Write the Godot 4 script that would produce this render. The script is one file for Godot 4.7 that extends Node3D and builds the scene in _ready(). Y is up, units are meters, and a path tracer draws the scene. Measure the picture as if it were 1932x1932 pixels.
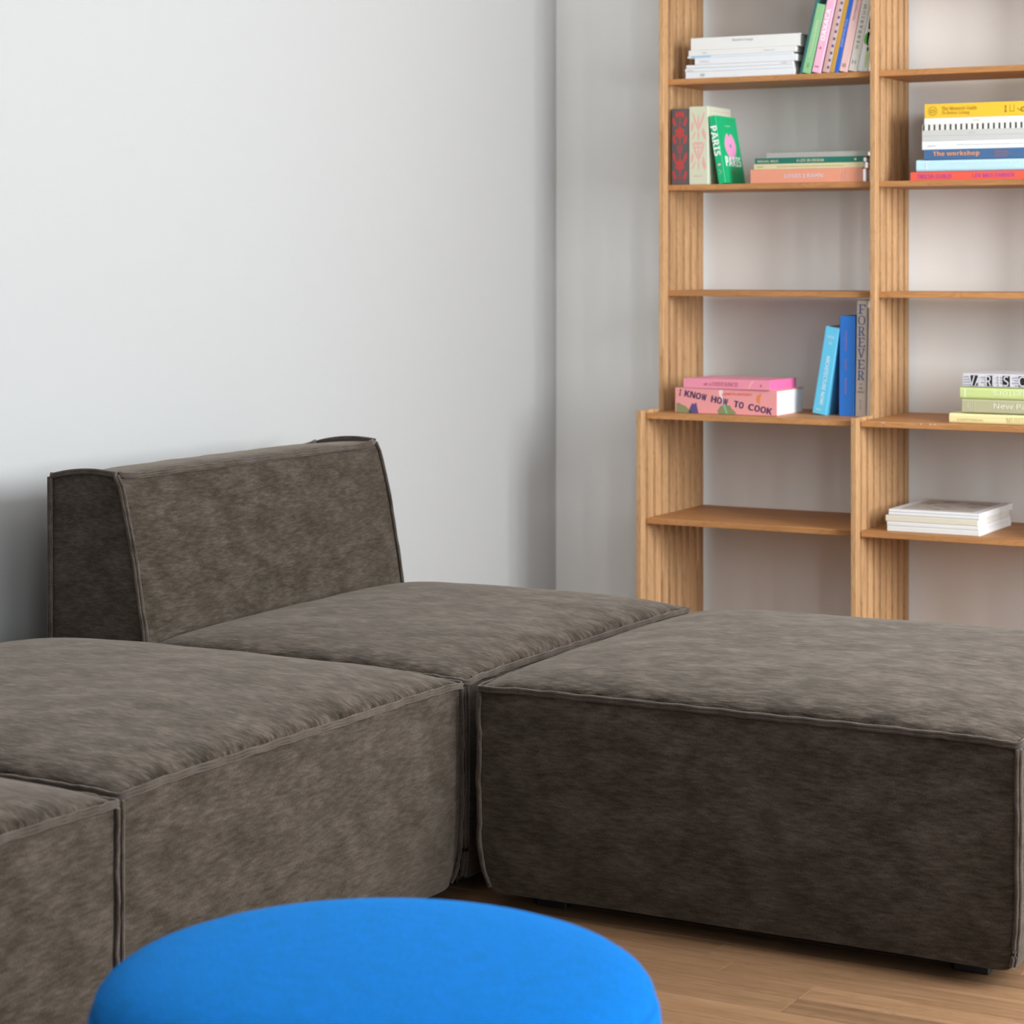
extends Node3D
# Corner of a living room: modular sofa, blue stool, bookcase. x runs along the bookcase wall (to the right), z towards the viewer, y up. Metres.

const EYE := Vector3(0.0, 1.158, 0.0)
const YAW := 28.831
const FOCAL := 4275.0          # focal length in pixels of the 1932-pixel frame
const HORIZON := 491.6
const WALL_X := -3.168         # left wall
const WALL_Z := -6.03          # bookcase wall
const RIGHT_X := 1.6
const FRONT_Z := 3.2
const CEILING := 3.1
const CASE_X := -2.687         # left face of the bookcase
const BAY := 0.618
const SLAT_T := 0.0155
const SLAT_D := 0.0285
const PITCH := 0.0484
const CASE_BACK := -6.0
const BOARD_T := 0.0158
const SHELVES := [1.6638, 1.3692, 1.0746, 0.740, 0.453]

var names := {}
var M := {}
var tints := {}
var rng := RandomNumberGenerator.new()


func _ready() -> void:
	rng.seed = 7
	camera()
	sky_and_windows()
	materials()
	room()
	floor_planks()
	bookcase()
	sofa()
	stool()
	books()


# ---------------------------------------------------------------- camera and light

func camera() -> void:
	var cam := Camera3D.new()
	cam.name = "camera"
	cam.projection = Camera3D.PROJECTION_FRUSTUM
	cam.near = 0.05
	cam.far = 60.0
	cam.size = 2.0 * 0.05 * 966.0 / FOCAL
	cam.frustum_offset = Vector2(0, -0.05 * (966.0 - HORIZON) / FOCAL)   # level camera, lens shifted down
	cam.position = EYE
	cam.rotation_degrees.y = YAW
	var look := CameraAttributesPhysical.new()
	look.frustum_focal_length = 50.0
	look.frustum_focus_distance = 4.3
	look.exposure_aperture = 4.5
	cam.attributes = look
	cam.projection = Camera3D.PROJECTION_FRUSTUM
	cam.size = 2.0 * 0.05 * 966.0 / FOCAL
	add_child(cam)
	cam.current = true


func sky_and_windows() -> void:
	var env := Environment.new()
	env.background_mode = Environment.BG_SKY
	var sky := Sky.new()
	var sm := ProceduralSkyMaterial.new()
	sm.sky_top_color = Color(0.62, 0.72, 0.85)
	sm.sky_horizon_color = Color(0.86, 0.9, 0.94)
	sm.ground_bottom_color = Color(0.35, 0.34, 0.32)
	sm.ground_horizon_color = Color(0.6, 0.6, 0.58)
	sm.sky_energy_multiplier = 1.0
	sky.sky_material = sm
	env.sky = sky
	env.tonemap_mode = Environment.TONE_MAPPER_LINEAR
	env.tonemap_exposure = 1.1
	env.sdfgi_enabled = true
	env.ssao_enabled = true
	env.ssil_enabled = true
	var we := WorldEnvironment.new()
	we.name = "world_environment"
	we.environment = env
	add_child(we)
	# daylight: one area light of the size of each window, just inside its glass; the last two windows are added fill
	for w in WINDOWS:
		var l := AreaLight3D.new()
		l.name = "window_day_and_fill"
		l.area_size = Vector2(w[1] - w[0], w[3] - w[2])
		l.light_energy = w[4]
		l.light_color = Color(0.965, 0.985, 1.0)
		l.shadow_enabled = true
		l.position = Vector3(RIGHT_X - 0.02, (w[2] + w[3]) / 2, -(w[0] + w[1]) / 2)
		l.rotation_degrees.y = 90.0      # shines along -x
		add_child(l, true)

# distance along the wall from, to; sill, head; energy
const WINDOWS := [[2.95, 4.4, 0.75, 2.85, 24.0], [0.9, 2.3, 0.75, 2.85, 1.5], [-1.4, 0.2, 0.75, 2.85, 5.5]]  # second and third are unseen windows, added to fill from the front


# ---------------------------------------------------------------- naming helpers

func numbered(called: String) -> String:
	var n: int = names.get(called, 0)
	names[called] = n + 1
	return called if n == 0 else "%s_%03d" % [called, n]


func tag(o: Node, label: String, category := "", group := "") -> void:
	o.set_meta("label", label)
	if category:
		o.set_meta("category", category)
	if group:
		o.set_meta("group", group)


func thing(called: String, label: String, category: String, at: Vector3, group := "") -> Node3D:
	var o := Node3D.new()
	o.name = numbered(called)
	o.position = at
	add_child(o)
	tag(o, label, category, group)
	return o


func obj(called: String, mesh: Mesh, mat: Material, parent: Node3D = self, t := Transform3D()) -> MeshInstance3D:
	var o := MeshInstance3D.new()
	o.mesh = mesh
	o.material_override = mat
	o.transform = t
	if parent == self:
		o.name = numbered(called)
		add_child(o)
	else:
		var key := "%s/%s" % [parent.get_instance_id(), called]
		var n: int = names.get(key, 0)
		names[key] = n + 1
		o.name = called if n == 0 else "%s_%03d" % [called, n]
		parent.add_child(o, true)
	return o


func struct(called: String, mesh: Mesh, mat: Material, t := Transform3D()) -> MeshInstance3D:
	var o := obj(called, mesh, mat, self, t)
	o.set_meta("kind", "structure")
	return o


# ---------------------------------------------------------------- shape helpers

func tri(st: SurfaceTool, a: Vector3, b: Vector3, c: Vector3) -> void:
	st.add_vertex(a)
	st.add_vertex(b)
	st.add_vertex(c)


func quad(st: SurfaceTool, a: Vector3, b: Vector3, c: Vector3, d: Vector3) -> void:   # clockwise seen from the front
	tri(st, a, b, c)
	tri(st, a, c, d)


func begin() -> SurfaceTool:
	var st := SurfaceTool.new()
	st.begin(Mesh.PRIMITIVE_TRIANGLES)
	st.set_smooth_group(-1)
	return st


func finish(st: SurfaceTool) -> ArrayMesh:
	st.generate_normals()
	return st.commit()


func add_box(st: SurfaceTool, lo: Vector3, hi: Vector3, e := 0.0) -> void:   # box with chamfered edges of size e
	st.set_smooth_group(-1)
	if e <= 0.0:
		var p := func(i, j, k): return Vector3(hi.x if i else lo.x, hi.y if j else lo.y, hi.z if k else lo.z)
		quad(st, p.call(0, 1, 1), p.call(1, 1, 1), p.call(1, 0, 1), p.call(0, 0, 1))
		quad(st, p.call(1, 1, 0), p.call(0, 1, 0), p.call(0, 0, 0), p.call(1, 0, 0))
		quad(st, p.call(1, 1, 1), p.call(1, 1, 0), p.call(1, 0, 0), p.call(1, 0, 1))
		quad(st, p.call(0, 1, 0), p.call(0, 1, 1), p.call(0, 0, 1), p.call(0, 0, 0))
		quad(st, p.call(0, 1, 0), p.call(1, 1, 0), p.call(1, 1, 1), p.call(0, 1, 1))
		quad(st, p.call(0, 0, 1), p.call(1, 0, 1), p.call(1, 0, 0), p.call(0, 0, 0))
		return
	var c := (lo + hi) / 2
	var h := (hi - lo) / 2
	# each axis: an inset face; then the twelve edge strips and eight corners
	for ax in 3:
		for s in [-1, 1]:
			var u := (ax + 1) % 3
			var v := (ax + 2) % 3
			var pts := []
			for q in [[-1, -1], [1, -1], [1, 1], [-1, 1]]:
				var p := Vector3()
				p[ax] = s * h[ax]
				p[u] = q[0] * (h[u] - e)
				p[v] = q[1] * (h[v] - e)
				pts.append(c + p)
			if s > 0:
				pts.reverse()
			quad(st, pts[0], pts[1], pts[2], pts[3])
			# strip towards +-u, made once per pair of axes
			for su in [-1, 1]:
				var a := Vector3()
				a[ax] = s * h[ax]
				a[u] = su * (h[u] - e)
				var b := Vector3()
				b[ax] = s * (h[ax] - e)
				b[u] = su * h[u]
				var w := Vector3()
				w[v] = h[v] - e
				if s * su > 0:
					quad(st, c + a - w, c + a + w, c + b + w, c + b - w)
				else:
					quad(st, c + a + w, c + a - w, c + b - w, c + b + w)
	for sx in [-1, 1]:
		for sy in [-1, 1]:
			for sz in [-1, 1]:
				var px := c + Vector3(sx * h.x, sy * (h.y - e), sz * (h.z - e))
				var py := c + Vector3(sx * (h.x - e), sy * h.y, sz * (h.z - e))
				var pz := c + Vector3(sx * (h.x - e), sy * (h.y - e), sz * h.z)
				if sx * sy * sz > 0:
					tri(st, px, pz, py)
				else:
					tri(st, px, py, pz)


func box(lo: Vector3, hi: Vector3, e := 0.0) -> ArrayMesh:
	var st := begin()
	add_box(st, lo, hi, e)
	return finish(st)


# a smooth sheet p(u, v), u and v from 0 to 1; uv in metres from q(u, v); front side where d/du x d/dv points, unless flipped
func sheet(st: SurfaceTool, p: Callable, q: Callable, nu: int, nv: int, group: int, flip := false) -> void:
	st.set_smooth_group(group)
	var pts := []
	var uvs := []
	for j in nv + 1:
		for i in nu + 1:
			var u := float(i) / nu
			var v := float(j) / nv
			pts.append(p.call(u, v))
			uvs.append(q.call(u, v))
	for j in nv:
		for i in nu:
			var a := j * (nu + 1) + i
			var order := [a, a + nu + 2, a + 1, a, a + nu + 1, a + nu + 2]
			if flip:
				order = [a, a + 1, a + nu + 2, a, a + nu + 2, a + nu + 1]
			for k in order:
				st.set_uv(uvs[k])
				st.set_uv2(uvs[k])
				st.add_vertex(pts[k])


# a tube with its own radius along a path; closed paths join up
func tube(st: SurfaceTool, path: Array, radius: float, closed := false, sides := 6, group := 0) -> void:
	st.set_smooth_group(group)
	var n := path.size()
	var rings := []
	for i in n:
		var before: Vector3 = path[(i - 1 + n) % n] if closed or i > 0 else path[0]
		var after: Vector3 = path[(i + 1) % n] if closed or i < n - 1 else path[n - 1]
		var d := (after - before).normalized()
		var side := d.cross(Vector3.UP)
		if side.length() < 0.2:
			side = d.cross(Vector3.RIGHT)
		side = side.normalized()
		var up := side.cross(d).normalized()
		var ring := []
		for k in sides:
			var t := TAU * k / sides
			ring.append(path[i] + (side * cos(t) + up * sin(t)) * radius)
		rings.append(ring)
	var along := 0.0
	for i in (n if closed else n - 1):
		var r0: Array = rings[i]
		var r1: Array = rings[(i + 1) % n]
		var step: float = (path[(i + 1) % n] - path[i]).length()
		for k in sides:
			var k1 := (k + 1) % sides
			var uv := [Vector2(along, k * 0.004), Vector2(along + step, k * 0.004), Vector2(along + step, k * 0.004 + 0.004), Vector2(along, k * 0.004 + 0.004)]
			var q := [r0[k], r1[k], r1[k1], r0[k1]]
			for m in [0, 1, 2, 0, 2, 3]:
				st.set_uv(uv[m])
				st.set_uv2(uv[m])
				st.add_vertex(q[m])
		along += step
	if not closed:
		for e in [[0, 1], [n - 1, -1]]:
			var r: Array = rings[e[0]]
			for k in sides:
				var k1 := (k + 1) % sides
				st.set_uv(Vector2.ZERO)
				st.set_uv2(Vector2.ZERO)
				if e[1] > 0:
					tri(st, path[e[0]], r[k], r[k1])
				else:
					tri(st, path[e[0]], r[k1], r[k])


func lathe(profile: Array, segs: int, group := 1) -> ArrayMesh:   # profile of (radius, height), from the top centre down
	var st := begin()
	var lengths := [0.0]
	for i in range(1, profile.size()):
		lengths.append(lengths[-1] + (profile[i] - profile[i - 1]).length())
	var last := profile.size() - 1
	st.set_smooth_group(group)
	for i in last:
		for k in segs:
			var q := []
			var uv := []
			for c in [[i, k], [i, k + 1], [i + 1, k + 1], [i + 1, k]]:
				var t: float = TAU * (c[1] % segs) / segs
				var t_uv: float = TAU * c[1] / segs
				var pr: Vector2 = profile[c[0]]
				q.append(Vector3(pr.x * cos(t), pr.y, pr.x * sin(t)))
				uv.append(Vector2(lengths[c[0]] * cos(t_uv), lengths[c[0]] * sin(t_uv)))
			for m in [0, 1, 2, 0, 2, 3]:
				st.set_uv(uv[m])
				st.set_uv2(uv[m])
				st.add_vertex(q[m])
	return finish(st)


# ---------------------------------------------------------------- materials

func lin(r: float, g: float, b: float) -> Color:
	return Color(r, g, b).linear_to_srgb()


func plain(c: Color, rough := 0.6, spec := 0.5) -> StandardMaterial3D:
	var key := "%s %.2f %.2f" % [c.to_html(), rough, spec]
	if not tints.has(key):
		var m := StandardMaterial3D.new()
		m.albedo_color = c
		m.roughness = rough
		m.metallic_specular = spec
		tints[key] = m
	return tints[key]


func noise_bytes(freq: float, octaves: int, seed_: int, w: int, h: int, to: int) -> PackedByteArray:
	var n := FastNoiseLite.new()
	n.noise_type = FastNoiseLite.TYPE_SIMPLEX_SMOOTH
	n.frequency = freq
	n.fractal_type = FastNoiseLite.FRACTAL_FBM
	n.fractal_octaves = octaves
	n.seed = seed_
	var im := n.get_seamless_image(w, h)
	im.convert(Image.FORMAT_L8)
	if w != to or h != to:
		im.resize(to, to, Image.INTERPOLATE_CUBIC)
	return im.get_data()


func fabric_maps(size: int, seed_: int, strong: float) -> Array:
	# brushed nap, its sheen put into the colour: blotches with ragged streaky edges, finer streaks, then the yarns of the weave
	var blot := noise_bytes(0.010 * 1024.0 / size, 4, seed_, size * 2 / 3, size, size)
	var streak := noise_bytes(0.045 * 1024.0 / size, 3, seed_ + 1, size / 3, size, size)
	var hair := noise_bytes(0.13 * 1024.0 / size, 2, seed_ + 4, size / 5, size, size)
	var fine := noise_bytes(0.28, 2, seed_ + 2, size / 3, size, size)
	var yarn := noise_bytes(0.28, 2, seed_ + 3, size, size / 3, size)
	var col := PackedByteArray()
	var bump := PackedByteArray()
	col.resize(size * size * 3)
	bump.resize(size * size)
	for i in size * size:
		var a := (blot[i] - 128.0) / 128.0
		var b := (streak[i] - 128.0) / 128.0
		var h := (hair[i] - 128.0) / 128.0
		var f := (fine[i] + yarn[i] - 256.0) / 256.0
		var v := clampf(a * 0.95 + b * 0.85, -0.9, 0.9)
		var k := 0.70 + strong * (0.17 * v + 0.17 * h) + 0.20 * f
		var w := int(clampf(k, 0.05, 1.0) * 255.0)
		col[i * 3] = w
		col[i * 3 + 1] = clampi(w + int(v * 2.0), 0, 255)
		col[i * 3 + 2] = clampi(w + int(v * 9.0), 0, 255)
		bump[i] = clampi(int(128 + f * 80.0 + h * 30.0 + b * 20.0), 0, 255)
	var im := Image.create_from_data(size, size, false, Image.FORMAT_RGB8, col)
	var hm := Image.create_from_data(size, size, false, Image.FORMAT_L8, bump)
	return [ImageTexture.create_from_image(im), ImageTexture.create_from_image(hm)]


func wood(base: Color, along: int, seed_: int) -> StandardMaterial3D:
	# grain runs along the axis given (0 x, 1 y); mapped in the world so that every piece shows another stretch of it
	var m := StandardMaterial3D.new()
	m.albedo_color = base
	m.albedo_texture = M.grain_y if along == 1 else M.grain_x
	m.uv1_triplanar = true
	m.uv1_world_triplanar = true
	m.uv1_triplanar_sharpness = 8.0
	m.uv1_scale = Vector3(1.6, 1.6, 1.6)
	m.uv1_offset = Vector3(0.37 * seed_, 0.23 * seed_, 0.61 * seed_)
	m.roughness = 0.55
	m.metallic_specular = 0.4
	return m


func grain_image(along_y: bool, size: int) -> ImageTexture:
	# fibres, year rings and some darker figure, stretched along one axis
	var w := size if along_y else size / 16
	var h := size / 16 if along_y else size
	var ring := noise_bytes(0.02, 3, 31, w, h, size)
	var fibre := noise_bytes(0.12, 3, 32, w, h, size)
	var w2 := size if along_y else size / 5
	var h2 := size / 5 if along_y else size
	var figure := noise_bytes(0.008, 3, 33, w2, h2, size)
	var col := PackedByteArray()
	col.resize(size * size * 3)
	for i in size * size:
		var r := (ring[i] - 128.0) / 128.0
		var f := (fibre[i] - 128.0) / 128.0
		var g := (figure[i] - 128.0) / 128.0
		var line := absf(fmod(absf(g * 3.0 + r * 1.2), 1.0) - 0.5) * 2.0
		var k := clampf(0.88 + 0.07 * r + 0.035 * f - 0.09 * pow(line, 5.0), 0.2, 1.0)
		col[i * 3] = int(255 * minf(1.0, k * 1.03))
		col[i * 3 + 1] = int(255 * pow(k, 1.12))
		col[i * 3 + 2] = int(255 * pow(k, 1.3))
	return ImageTexture.create_from_image(Image.create_from_data(size, size, false, Image.FORMAT_RGB8, col))


func materials() -> void:
	M.grain_y = grain_image(true, 1024)
	M.grain_x = grain_image(false, 1024)
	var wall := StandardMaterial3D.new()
	wall.albedo_color = lin(0.435, 0.436, 0.434)  # left wall colour darkened to offset the strong window light on it
	wall.roughness = 0.9
	wall.metallic_specular = 0.3
	var nt := NoiseTexture2D.new()
	var fn := FastNoiseLite.new()
	fn.frequency = 0.06
	fn.seed = 5
	nt.noise = fn
	nt.width = 512
	nt.height = 512
	nt.seamless = true
	nt.as_normal_map = true
	nt.bump_strength = 0.5
	wall.normal_enabled = true
	wall.normal_texture = nt
	wall.normal_scale = 0.05
	wall.uv1_triplanar = true
	wall.uv1_world_triplanar = true
	wall.uv1_scale = Vector3(2, 2, 2)
	M.wall = wall
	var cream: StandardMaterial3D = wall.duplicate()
	cream.albedo_color = lin(0.88, 0.885, 0.87)  # same wall, colour lightened in place of missing frontal light
	M.brightened_wall = cream
	M.far_wall = plain(lin(0.30, 0.29, 0.28), 0.9, 0.3)
	M.ceiling = plain(lin(0.82, 0.815, 0.80), 0.95, 0.3)
	M.paint = plain(lin(0.75, 0.75, 0.74), 0.4)

	var maps := fabric_maps(1536, 11, 1.45)  # stronger blotches on the tops stand in for sheen at grazing view
	var quiet := fabric_maps(1536, 23, 0.7)
	for k in [["fabric_top", lin(0.094, 0.073, 0.056)], ["fabric", lin(0.100, 0.079, 0.060)], ["seam", lin(0.135, 0.106, 0.087)]]:
		var m := StandardMaterial3D.new()
		m.albedo_color = k[1]
		m.albedo_texture = maps[0] if k[0] == "fabric_top" else quiet[0]
		m.roughness = 0.95
		m.metallic_specular = 0.15
		m.normal_enabled = false
		m.heightmap_enabled = true
		m.heightmap_texture = maps[1] if k[0] == "fabric_top" else quiet[1]
		m.heightmap_scale = 0.12
		m.rim_enabled = true
		m.rim = 1.7 if k[0] == "fabric_top" else 2.0
		m.rim_tint = 0.80
		m.uv1_scale = Vector3(1.15, 1.15, 1.0)
		M[k[0]] = m
	M.foot = plain(lin(0.012, 0.012, 0.012), 0.5)

	var felt := fabric_maps(512, 41, 0.1)
	var bl := StandardMaterial3D.new()
	bl.albedo_color = lin(0.010, 0.26, 0.86)
	bl.albedo_texture = felt[0]
	bl.roughness = 1.0
	bl.metallic_specular = 0.1
	bl.rim_enabled = true
	bl.rim = 0.5
	bl.rim_tint = 0.8
	bl.uv1_scale = Vector3(4.0, 4.0, 1.0)
	M.blue = bl

	M.slats = []
	M.boards = []
	for k in 5:
		var t: float = [1.0, 0.93, 1.06, 0.86, 1.0][k]
		M.slats.append(wood(lin(0.68 * t, 0.435 * t, 0.22 * t), 1, k))
	for k in 3:
		var t: float = [1.0, 0.92, 1.05][k]
		M.boards.append(wood(lin(0.58 * t, 0.30 * t, 0.115 * t), 0, k + 2))
	M.planks = []
	for k in 6:
		var t: float = [1.0, 0.9, 1.1, 0.82, 1.05, 0.95][k]
		var p := wood(lin(0.315 * t, 0.195 * t, 0.107 * t), 0, k + 9)
		p.roughness = 0.42
		p.uv1_scale = Vector3(1.3, 1.3, 2.2)
		M.planks.append(p)
	M.gap = plain(lin(0.06, 0.04, 0.025), 0.8)
	M.paper = plain(lin(0.80, 0.78, 0.73), 0.9, 0.2)
	M.paper_white = plain(lin(0.86, 0.86, 0.86), 0.9, 0.2)
	var glass := StandardMaterial3D.new()
	glass.albedo_color = Color(1, 1, 1, 0.04)
	glass.transparency = BaseMaterial3D.TRANSPARENCY_ALPHA
	glass.roughness = 0.0
	M.glass = glass


# ---------------------------------------------------------------- the room

func room() -> void:
	var t := 0.15
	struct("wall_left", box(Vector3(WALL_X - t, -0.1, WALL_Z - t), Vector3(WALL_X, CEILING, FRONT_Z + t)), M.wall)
	struct("wall_back", box(Vector3(WALL_X, -0.1, WALL_Z - t), Vector3(RIGHT_X + 0.3, CEILING, WALL_Z)), M.brightened_wall)
	struct("wall_front", box(Vector3(WALL_X, -0.1, FRONT_Z), Vector3(RIGHT_X + 0.3, CEILING, FRONT_Z + t)), M.far_wall)
	struct("ceiling", box(Vector3(WALL_X - t, CEILING, WALL_Z - t), Vector3(RIGHT_X + 0.3, CEILING + 0.2, FRONT_Z + t)), M.ceiling)
	# window wall, 0.3 m thick, with its openings
	var st := begin()
	var z := WALL_Z
	for w in WINDOWS_IN_ORDER():
		add_box(st, Vector3(RIGHT_X, -0.1, z), Vector3(RIGHT_X + 0.3, CEILING, -w[1]))
		add_box(st, Vector3(RIGHT_X, -0.1, -w[1]), Vector3(RIGHT_X + 0.3, w[2], -w[0]))
		add_box(st, Vector3(RIGHT_X, w[3], -w[1]), Vector3(RIGHT_X + 0.3, CEILING, -w[0]))
		z = -w[0]
	add_box(st, Vector3(RIGHT_X, -0.1, z), Vector3(RIGHT_X + 0.3, CEILING, FRONT_Z))
	struct("wall_right", finish(st), M.brightened_wall)
	var n := 1
	for w in WINDOWS:
		var o := Node3D.new()
		o.name = "window_%d" % n  # windows after the first are added for fill light
		o.set_meta("kind", "structure")
		o.position = Vector3(RIGHT_X + 0.14, w[2], -(w[0] + w[1]) / 2)
		add_child(o)
		var hw: float = (w[1] - w[0]) / 2
		var h: float = w[3] - w[2]
		var f := begin()
		add_box(f, Vector3(-0.03, 0, -hw), Vector3(0.03, 0.06, hw), 0.004)
		add_box(f, Vector3(-0.03, h - 0.06, -hw), Vector3(0.03, h, hw), 0.004)
		for s in [-1, 0, 1]:
			add_box(f, Vector3(-0.03, 0.06, s * (hw - 0.03) - 0.03), Vector3(0.03, h - 0.06, s * (hw - 0.03) + 0.03), 0.004)
		obj("window_frame", finish(f), M.paint, o)
		for s in [-1, 1]:
			obj("pane", box(Vector3(-0.003, 0.06, (0.03 if s > 0 else -hw + 0.06)), Vector3(0.003, h - 0.06, (hw - 0.06 if s > 0 else -0.03))), M.glass, o)
		obj("window_sill", box(Vector3(-0.2, -0.02, -hw), Vector3(-0.03, 0.005, hw), 0.003), M.paint, o)
		n += 1


func WINDOWS_IN_ORDER() -> Array:
	var a := WINDOWS.duplicate()
	a.sort_custom(func(p, q): return p[0] > q[0])
	return a


func floor_planks() -> void:
	var fl := struct("floor", box(Vector3(WALL_X - 0.15, -0.12, WALL_Z - 0.15), Vector3(RIGHT_X + 0.3, -0.014, FRONT_Z + 0.15)), M.gap)
	# oak strips along x. Those in view, in front of the ottoman, are single pieces; the rest of the floor is one mesh per tone
	var rest := []
	for k in 6:
		rest.append(begin())
	var width := 0.071
	var z := -6.03
	var row := 0
	while z < FRONT_Z:
		var x := WALL_X - rng.randf() * 0.6
		while x < RIGHT_X:
			var long := 0.52 + rng.randf() * 0.28
			var x0 := maxf(x, WALL_X)
			var x1 := minf(x + long, RIGHT_X)
			var tone := rng.randi() % 6
			var lift := rng.randf() * 0.0004
			x += long
			if x1 - x0 < 0.02:
				continue
			var lo := Vector3(x0 + 0.0003, -0.014, z + 0.0003)
			var hi := Vector3(x1 - 0.0003, -0.0005 + lift, minf(z + width, FRONT_Z) - 0.0003)
			if z > -3.75 and z + width < -2.3 and x1 > -2.3 and x0 < 0.3:
				obj("plank", box(lo, hi, 0.0006), M.planks[tone], fl)
			else:
				add_box(rest[tone], lo, hi)
		z += width
		row += 1
	for k in 6:
		var o := obj("plank_field", finish(rest[k]), M.planks[k], fl)
		o.set_meta("kind", "stuff")


# ---------------------------------------------------------------- bookcase

func bookcase() -> void:
	var at := Vector3(CASE_X, 0, CASE_BACK)
	var t := thing("bookcase", "tall oiled wood bookcase with slatted uprights and a deeper lower part against the wall", "bookcase", at)
	var n := 0
	var high := SHELVES[0] + 0.2946 * 2 + 0.02
	for u in 3:
		var x := u * BAY
		for k in 9:
			var z := k * PITCH          # from the back forward
			var top := high if k < 6 else SHELVES[3] + 0.008
			var m := box(Vector3(0, 0, 0), Vector3(SLAT_T, top, SLAT_D), 0.001)
			var tone := (k * 7 + u * 3 + (k * u) % 4) % 5
			obj("slat", m, M.slats[tone], t, Transform3D(Basis(), Vector3(x, 0, z)))
			n += 1
	var levels := [SHELVES[0] + 0.5892, SHELVES[0] + 0.2946] + SHELVES + [0.06]
	for b in 2:
		for k in levels.size():
			var y: float = levels[k]
			var deep := 0.384 if y < 0.75 else 0.243
			var m := box(Vector3(SLAT_T, y - BOARD_T, 0.0 + 0.0), Vector3(BAY, y, deep), 0.0012)
			# boards lie behind the front slat and stop a little before the wall
			obj("shelf_board", m, M.boards[(k + b) % 3], t, Transform3D(Basis(), Vector3(b * BAY, 0, 0.0)))
	# paint-white chips along the front edge of the ledge
	for c in [[0.695, 0.0105, 0.0035], [0.796, 0.004, 0.0050], [0.822, 0.006, 0.0035], [0.834, 0.008, 0.0030]]:
		obj("worn_spot", lathe([Vector2(0, 0.0004), Vector2(0.7, 0.0004), Vector2(1, 0)], 9), plain(lin(0.55, 0.42, 0.34), 0.8), t, Transform3D(Basis(Vector3(1, 0, 0), Vector3(0, 0, 1), Vector3(0, -1, 0)) * Basis.from_scale(Vector3(c[1] / 2, 1, c[2] / 2)), Vector3(c[0], SHELVES[3] - 0.003, 0.384)))


# ---------------------------------------------------------------- sofa

func wav(x: float, s: float) -> float:
	return sin(x * 31.0 + s) * 0.5 + sin(x * 67.0 + s * 2.3) * 0.3 + sin(x * 139.0 + s * 4.1) * 0.2


# upholstered block, base centre at the origin: w along x, d along z, from y0 to the seam at y1, domed by crown
func seam_drop(e: float) -> float:      # the seam sags a little into each pinched corner; e is 1 at the corner
	return 0.002 - 0.004 * pow(e, 9.0)


func bunch(t: float) -> float:            # steps that bunch up towards both ends
	return t - sin(TAU * t) / TAU * 0.80


func cushion_top(w: float, d: float, y1: float, crown: float, s: float) -> ArrayMesh:
	var st := begin()
	var soft := FastNoiseLite.new()
	soft.frequency = 2.6
	soft.seed = int(s * 10)
	var dome := func(t: float) -> float: return pow(maxf(0.0, 1.0 - pow(absf(2.0 * t - 1.0), 3.2)), 0.44)
	sheet(st, func(u, v):
		var a := bunch(u)
		var b := bunch(v)
		var ea := absf(2 * a - 1)
		var eb := absf(2 * b - 1)
		var g: float = dome.call(a) * dome.call(b)
		# along an edge the height is that of its seam
		var rim := seam_drop(ea) * pow(eb, 6.0) + seam_drop(eb) * pow(ea, 6.0) - (seam_drop(1.0)) * pow(ea * eb, 9.0)
		return Vector3((a - 0.5) * w, y1 + rim + crown * g + 0.006 * g * soft.get_noise_2d(a * w, b * d), (0.5 - b) * d),
		func(u, v):
			# follow the cloth down over the shoulders, so that its pattern is not stretched there
			var a := bunch(u)
			var b := bunch(v)
			return Vector2(a * w + signf(a - 0.5) * crown * (1.0 - dome.call(a)) + s, b * d + signf(b - 0.5) * crown * (1.0 - dome.call(b)) + s * 1.7), 72, 72, 1, false)
	return finish(st)


func cushion_side(w: float, d: float, y0: float, y1: float, s: float, k: int) -> ArrayMesh:
	var st := begin()
	var soft := FastNoiseLite.new()
	soft.frequency = 2.6
	soft.seed = int(s * 10)
	var dir: Vector3 = [Vector3(0, 0, 1), Vector3(1, 0, 0), Vector3(0, 0, -1), Vector3(-1, 0, 0)][k]
	var along: Vector3 = [Vector3(1, 0, 0), Vector3(0, 0, -1), Vector3(-1, 0, 0), Vector3(0, 0, 1)][k]
	var reach: float = (d if k % 2 == 0 else w) / 2
	var length: float = w if k % 2 == 0 else d
	sheet(st, func(u, v):
		var a := bunch(u)
		var e := absf(2 * a - 1)
		var bulge: float = 0.008 * (1.0 - pow(e, 5.0)) * pow(maxf(0.0, 4.0 * v * (1.0 - v)), 0.7)
		var tuck: float = 0.014 * pow(1.0 - v, 6.0)
		var side_in: float = 0.012 * pow(e, 20.0) * pow(1.0 - v, 8.0)
		var y: float = lerpf(y0 - 0.004 * pow(e, 6.0) + 0.014 * pow(e, 40.0), y1 + seam_drop(e), v)
		var n: float = 0.0035 * soft.get_noise_2d(a * length * 1.3 + k * 9.0, v * 0.7) * (1.0 - pow(e, 4.0))
		return dir * (reach + bulge - tuck + n) + along * ((a - 0.5) * (length - 2.0 * side_in)) + Vector3(0, y, 0),
		func(u, v): return Vector2(bunch(u) * length + k * 0.37 + s, v * (y1 - y0) + k * 0.21 + s), 56, 20, 1, false)
	return finish(st)


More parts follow.
